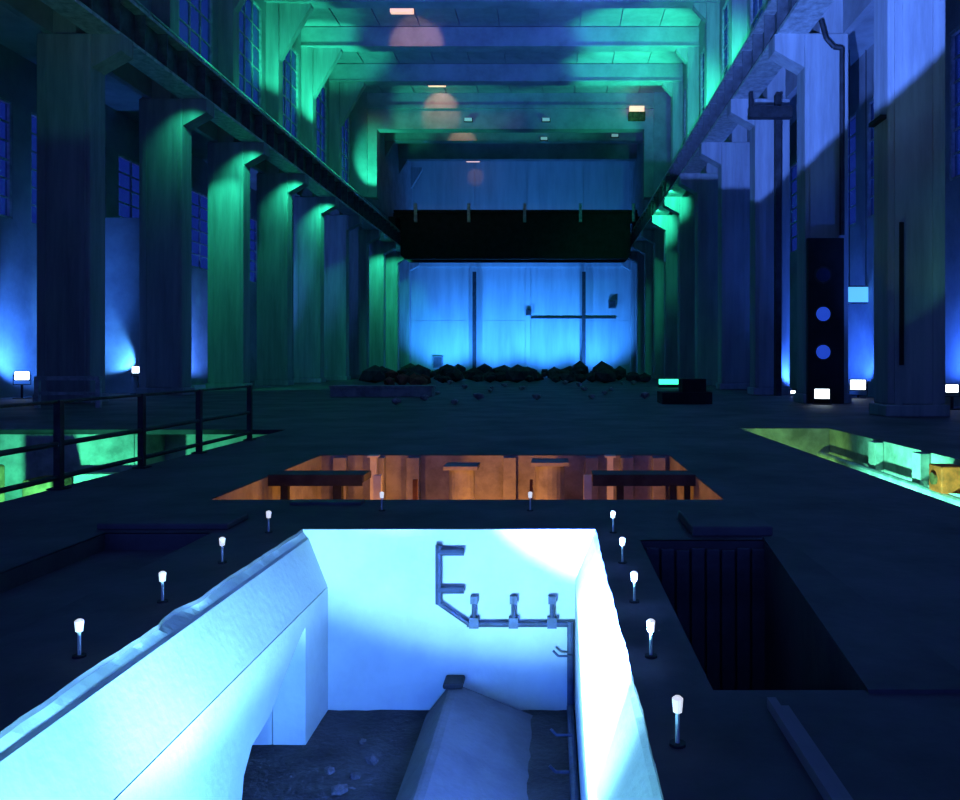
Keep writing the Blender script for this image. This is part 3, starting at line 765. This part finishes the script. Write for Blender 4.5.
# posts, bars and conduits on the right side
def boxthing(nm, m, bx, lb, cat):
    b = MB(); b.box(*bx); return tag(b.build(nm, m, None, ((bx[0] + bx[1]) / 2, (bx[2] + bx[3]) / 2, bx[4])), lb, cat)
q = P(778, 200, 38.0)
boxthing('steel_post', M['steel'], (q.x - .14, q.x + .14, 37.9, 38.2, 0, 14.3), 'slim dark steel post standing between two right columns', 'post')
a0, a1 = P(749, 118, 37.6), P(791, 107, 37.6)
t = thing('cross_platform', 'dark steel cross platform fixed high between right columns', 'platform', ((a0.x + a1.x) / 2, 37.6, a0.z)); off = t.location
b = MB(); b.box(a0.x, a1.x, 37.4, 37.88, a0.z, a1.z); b.build('deck', M['steel'], t, off)
b = MB(); b.box(a0.x, a0.x + .15, 37.5, 37.7, a1.z, a1.z + .7); b.build('post', M['steel'], t, off)
q0 = P(842, 48, yk(1) - .16); q1 = P(842, 235, yk(1) - .16)
t = thing('conduit', 'dark conduit pipe bending up the face of a right column', 'pipe', q1); off = t.location
b = MB(); b.tube(q0, q1, .10, 8); b.build('straight_run', M['steel'], t, off)
b = MB(); pts = [P(842, 48, yk(1) - .16), P(834, 47, yk(1) - .16), P(826, 38, yk(1) - .16), P(821, 20, yk(1) - .16)]
for u, v in zip(pts[:-1], pts[1:]): b.tube(u, v, .10, 8)
b.build('bend', M['steel'], t, off)
yq = yk(0) - .11
a0, a1 = P(900, 365, yq), P(904, 222, yq)
boxthing('door_edge_strip', M['crane'], (a0.x, a1.x, yq, yq + .055, a0.z, a1.z), 'narrow black upright strip on the nearest right column face', 'strip')
a0, a1 = P(876, 117, yk(0) - .04), P(899, 113, yk(0) - .04)
boxthing('wall_bracket', M['crane'], (9.62, 9.80, yk(0) + .1, yk(0) + 1.0, a0.z, a1.z), 'small dark bracket high on the inner face of right column', 'bracket')
# glowing box added in place of a low green-lit surface, far right
a0, a1 = P(659, 391, 50), P(696, 383, 50)
t = thing('green_glow_box', 'low glowing green box in place of a green lit surface by the right columns', 'light', ((a0.x + a1.x) / 2, 50, 0)); off = t.location
b = MB(); b.box(a0.x, a1.x, 50, 50.5, 0, .2); b.build('housing', M['steel'], t, off)
b = MB(); b.box(a0.x + .05, a0.x + 1.6, 50.05, 50.45, .2, .52); b.build('glow_block', M['glow_green'], t, off)
b = MB(); b.box(a0.x + 1.62, a1.x - .05, 50.05, 50.45, .2, .36); b.build('glow_block', M['glow_green'], t, off)
# dark low machine block on the right floor
b = MB(); q = P(690, 412, 30)
t = thing('machine_block', 'low dark machine block on the floor before the glowing green box', 'machine', (q.x, 31, 0)); off = t.location
b.box(q.x - 1.0, q.x + .9, 30.3, 31.8, 0, .45); b.build('bed', M['crane'], t, off)
b = MB(); b.box(q.x - .2, q.x + .7, 30.5, 31.5, .45, .95); b.build('case', M['crane'], t, off)

# ------------------------------------------------------------------ rubble row before the far wall, low plinth
random.seed(11)
placed = []
while len(placed) < 110:
    x = random.uniform(-15.0, 7.8); y = random.uniform(60, 88); r_ = random.uniform(.7, 2.3)
    if any((x - a) ** 2 + (y - b_) ** 2 < (.68 * (r_ + c)) ** 2 for a, b_, c in placed): continue
    placed.append((x, y, r_))
    rock('rubble_block', random.choice(ROCKD), (x, y, 0), r_, 'dark broken rubble block heaped before the far wall', 'rubble', 'dark rubble before the far wall')
for (x, y) in ((450, 380), (465, 386), (490, 390), (478, 397), (492, 386), (425, 398), (437, 392), (396, 402), (522, 387), (537, 397), (565, 380), (579, 384), (584, 388), (592, 396), (605, 392), (611, 388), (622, 378), (634, 382), (645, 396), (455, 402), (505, 384)):
    d = random.uniform(44, 52); q = P(x, y, d)
    s = random.uniform(.35, .6)
    d2 = F * EYE / max(y + 3 - VY, 20); q = P(x, y, min(d2, 56))
    rock('pale_stone', random.choice(ROCK), (q.x, q.y, 0), s, 'pale broken stone lying on the floor before the dark rubble', 'stone', 'pale stones on the hall floor')
placed = []
while len(placed) < 7:
    x = random.uniform(388, 424); d = random.uniform(48, 55); q = P(x, 372, d); r_ = random.uniform(.9, 1.7)
    if any((q.x - a) ** 2 + (d - b_) ** 2 < (.62 * (r_ + c)) ** 2 for a, b_, c in placed): continue
    placed.append((q.x, d, r_))
    rock('red_stone', random.choice(ROCKR), (q.x, d, 0), r_, 'reddish stone in heap by the left end of rubble', 'stone', 'reddish stone heap')
a0, a1 = P(330, 397, 36.6), P(432, 385, 36.6)
t = thing('plinth', 'long low concrete plinth on the hall floor before the rubble', 'plinth', ((a0.x + a1.x) / 2, 37, 0)); off = t.location
b = MB(); b.box(a0.x, a1.x, 36.6, 37.6, 0, .42); b.build('block', M['wellwall'], t, off, .03)
b = MB(); b.box(a0.x - .05, a1.x + .05, 36.55, 37.65, .42, .52); b.build('capping', M['wellwall'], t, off)
